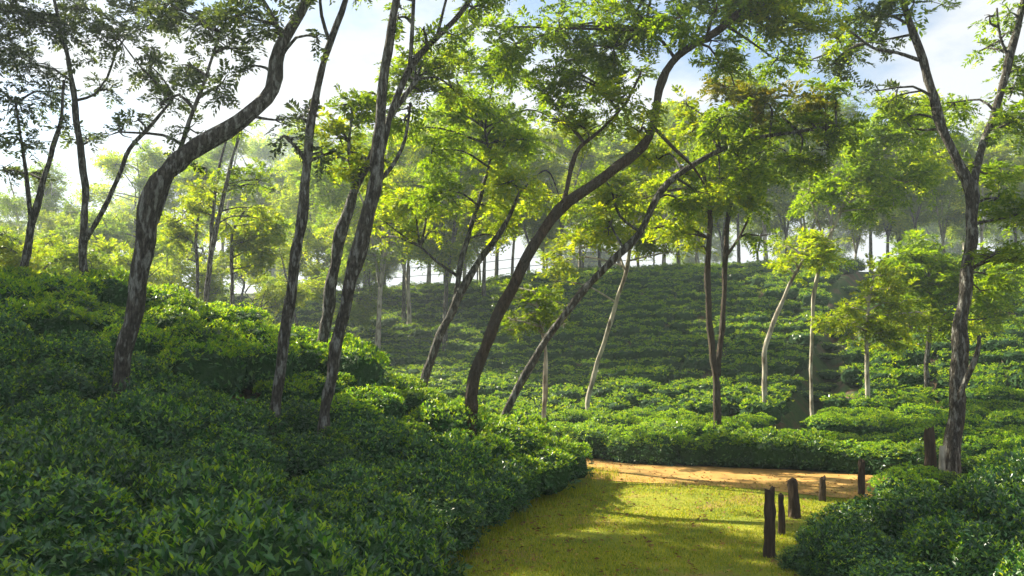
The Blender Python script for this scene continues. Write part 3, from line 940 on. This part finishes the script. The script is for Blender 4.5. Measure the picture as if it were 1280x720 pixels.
PROTO = {
    'tall': [wild_tree(51, 11, 3.6, 3.6, 1, 17), wild_tree(52, 12.5, 4, 3.9, 1, 19, bark=M_BARK_PALE), wild_tree(53, 10, 3.2, 3.4, 2, 17, bark=M_BARK_PALE), wild_tree(54, 11.5, 4.0, 3.8, 2, 18)],
    'low': [wild_tree(61, 5.6, 1.6, 2.3, 2, 13, leaf=.42), wild_tree(62, 6.6, 1.9, 2.6, 2, 15, leaf=.42), wild_tree(63, 6, 1.4, 2.6, 1, 14, leaf=.42)],
    'huge': [wild_tree(71, 19, 4.5, 6.2, 1, 26, leaf=.9, forks=5), wild_tree(72, 17, 4, 5.8, 0, 24, leaf=.9, forks=5)],
    'dark': [wild_tree(81, 12, 4.4, 3.8, 0, 18, leaf=.5)],
}


def place(kind, k, px, d, label, group, s=1.0, x=None):
    xw = (px - CX) / F * d if x is None else x
    z = float(G(xw, d))
    root = link('background_tree', None, loc=(xw, d, z), rot=(0, 0, rng.uniform(0, 6.28)), scale=(s, s, s * rng.uniform(.92, 1.1)),
                label=label, category='tree', group=group)
    for nm, me in PROTO[kind][k % len(PROTO[kind])]:
        link(nm, me, root, kind='stuff' if nm == 'branch' else None)


k = 0
for px, d, s in [(505, 47, .9), (560, 58, .95), (640, 62, .9), (700, 55, .85), (750, 66, 1), (830, 58, .9), (870, 70, 1), (925, 60, .9), (985, 66, 1), (1040, 60, .9), (1070, 74, 1),
                 (1110, 63, .9), (1150, 56, .85), (1185, 70, 1), (1230, 60, .95), (1275, 66, 1), (455, 60, .95), (415, 70, 1), (600, 75, 1), (800, 80, 1.1), (950, 82, 1.1), (1210, 82, 1.1), (1320, 60, 1), (680, 84, 1.1),
                 (480, 70, 1.1), (535, 66, 1.1), (580, 52, 1.0), (620, 68, 1.15), (660, 72, 1.1), (725, 74, 1.15), (775, 60, 1.05), (850, 64, 1.1), (905, 76, 1.2), (960, 58, 1.0), (1010, 72, 1.15), (1090, 68, 1.1), (1130, 74, 1.15)]:
    place('tall', k, px, d, ('tall' if s > 1.02 else 'smaller') + (' yellow-green' if k % 4 > 1 else ' mid-green') + ' shade tree with bare trunk along the far hill crest', 'trees along the hill crest', s)
    k += 1
for px, d, s in [(472, 41, .9), (512, 46, .95), (556, 40, .9), (604, 49, .9)]:
    place('tall', k, px, d, ['slim-stemmed', 'pale-stemmed'][k % 2] + ' shade tree with an open crown high on the far tea slope', 'trees on the upper tea slope', s)
    k += 1
for px, d, s in [(25, 60, .85), (95, 52, .75), (165, 58, .85), (225, 62, .9), (275, 66, .95), (330, 70, 1), (395, 56, .85), (440, 50, .8)]:
    place('tall', k, px, d, ['slim', 'pale-stemmed'][k % 2] + ' open-crowned tree among the low trees behind the left bank', 'taller trees behind the bank', s)
    k += 1
for px, d, s in [(10, 33, 1), (75, 30, .9), (150, 34, 1), (205, 38, .9), (235, 44, 1), (330, 38, .85), (375, 46, 1), (430, 42, .8), (465, 52, 1), (60, 44, 1.1), (130, 48, 1.1), (300, 55, 1.1), (-20, 28, .9)]:
    place('low', k, px, d, ['low spreading', 'taller rounded', 'low bushy mid-green'][k % 3] + (' yellow-green' if k % 3 < 2 else '') + (' tree close behind the crest of the left bank' if d < 36 else ' tree in the hollow far behind the left bank'), 'low trees behind the bank', s)
    k += 1
for px, d, s in [(365, 105, 1.05), (335, 120, .9), (560, 130, 1), (720, 135, 1), (880, 130, 1), (40, 125, 1), (160, 130, .9), (1020, 135, 1), (1180, 130, 1), (460, 125, .8), (1290, 120, 1)]:
    place('huge', k, px, d, 'tall hazy tree in the distance rising above the hill crest', 'distant hazy trees', s)
    k += 1
for x, y, s in [(-17, 20, 1.0), (-24, 31, 1.0), (-21, 25, 1.1), (-13, 14.5, .95), (-17, 15.5, 1.05)]:  # trees out of view, added to keep the left bank in shade
    place('dark', 0, 0, y, 'unseen dark-crowned tree added on the left bank for its shade', 'unseen trees added to shade the left bank', s, x=x)

# ------------------------------------------------------------------ posts and stumps
def post(label, px, top, bottom, d, wpx, group=None, lean=0.0, mat=M_POST, name='wooden_post', broken=.035, seg=11):
    b, t = P(px, bottom, d), P(px + lean, top, d)
    z0 = float(G(b[0], d))
    h = max(.15, t[2] - z0)
    rr = wpx * d / F / 2
    g = Geo()
    r = np.random.default_rng(int(px * 7))
    dx = t[0] - b[0]
    rows = [(dx * q, r.normal(0, .006), -.15 + (h + .15) * q, rr * (1.08 - .16 * q) * (1 + r.normal(0, .06))) for q in np.linspace(0, 1, 9)]
    tube(g, np.array(rows), seg, 0, rough=.09)
    V, Fc, M = g.arrays()
    top_ = V[:, 2] > h - .03
    V[top_, 2] += r.uniform(-broken, broken * 1.5, top_.sum()) + V[top_, 0] * .25
    root = link(name, mesh(name, V, Fc, mat, smooth=False), loc=(b[0], d, z0), label=label, category='post' if name == 'wooden_post' else 'stump', group=group)
    # drying cracks / stub as raised splinters
    return root


post('tallest dark wooden post at the edge of the grass path', 962, 614, 690, 10.6, 13)
post('thin crooked wooden post just behind the tallest post', 978, 621, 668, 11.6, 8, lean=-2)
post('stout dark wooden post leaning slightly, between the thin post and the dirt road', 994, 603, 648, 12.7, 13, lean=-3)
post('short dark wooden post alone near the dirt road', 1028, 598, 622, 14.5, 8)
post('wooden post with a pale sunlit side beside the low bushes', 1077, 577, 616, 15.0, 8)
post('broken dark tree stump leaning against the big grey tree', 1165, 541, 600, 15.6, 13, lean=-4, name='tree_stump', broken=.09)
post('pale splintered tree stump at the foot of the big grey tree', 1176, 562, 600, 15.4, 8, lean=2, name='tree_stump', broken=.07, mat=M_BARK_PALE)

# ------------------------------------------------------------------ wire fence on the crest
fx = np.linspace(-9, 9, 9)
fy = np.array([56.0 + .4 * math.sin(q) + float(yroad(q) - yroad(4.0)) * .3 for q in fx])
fz = np.array([float(G(q, v)) for q, v in zip(fx, fy)])
o0 = np.array((fx[0], fy[0], fz[0]))
fence = link('wire_fence', None, loc=tuple(o0), label='thin rail fence running along the crest of the hillside', category='fence')
for q, v, zz in zip(fx, fy, fz):
    g = Geo()
    tube(g, [(0, 0, -.3, .05), (0, 0, .7, .048), (0.01, 0, 1.75, .045)], 6)
    link('post', g.build('post', M_POST, True), fence, loc=(q - o0[0], v - o0[1], zz - o0[2]))
for hh in (1.05, 1.6):
    g = Geo()
    tube(g, np.stack([fx, fy, fz + hh, np.full(len(fx), .022)], 1), 5)
    link('rail', g.build('rail', M_WIRE, True, o0), fence)

# ------------------------------------------------------------------ haze
hz, hnt, hout = new_mat('haze_air')
pv = hnt.nodes.new('ShaderNodeVolumePrincipled')
pv.inputs['Color'].default_value = (.78, .90, 1.0, 1)
pv.inputs['Density'].default_value = .0013
pv.inputs['Anisotropy'].default_value = .35
hnt.links.new(pv.outputs[0], hout.inputs['Volume'])
x0, x1, y0, y1, z0, z1 = -420, 420, -80, 720, -2.5, 34
V = np.array([(x, y, z) for x in (x0, x1) for y in (y0, y1) for z in (z0, z1)], float)
Fc = np.array([(0, 1, 3, 2), (4, 6, 7, 5), (0, 4, 5, 1), (2, 3, 7, 6), (0, 2, 6, 4), (1, 5, 7, 3)])
link('haze', mesh('haze', V, Fc, hz), kind='stuff')
print('TRIS', sum(len(m.polygons) for m in bpy.data.meshes))
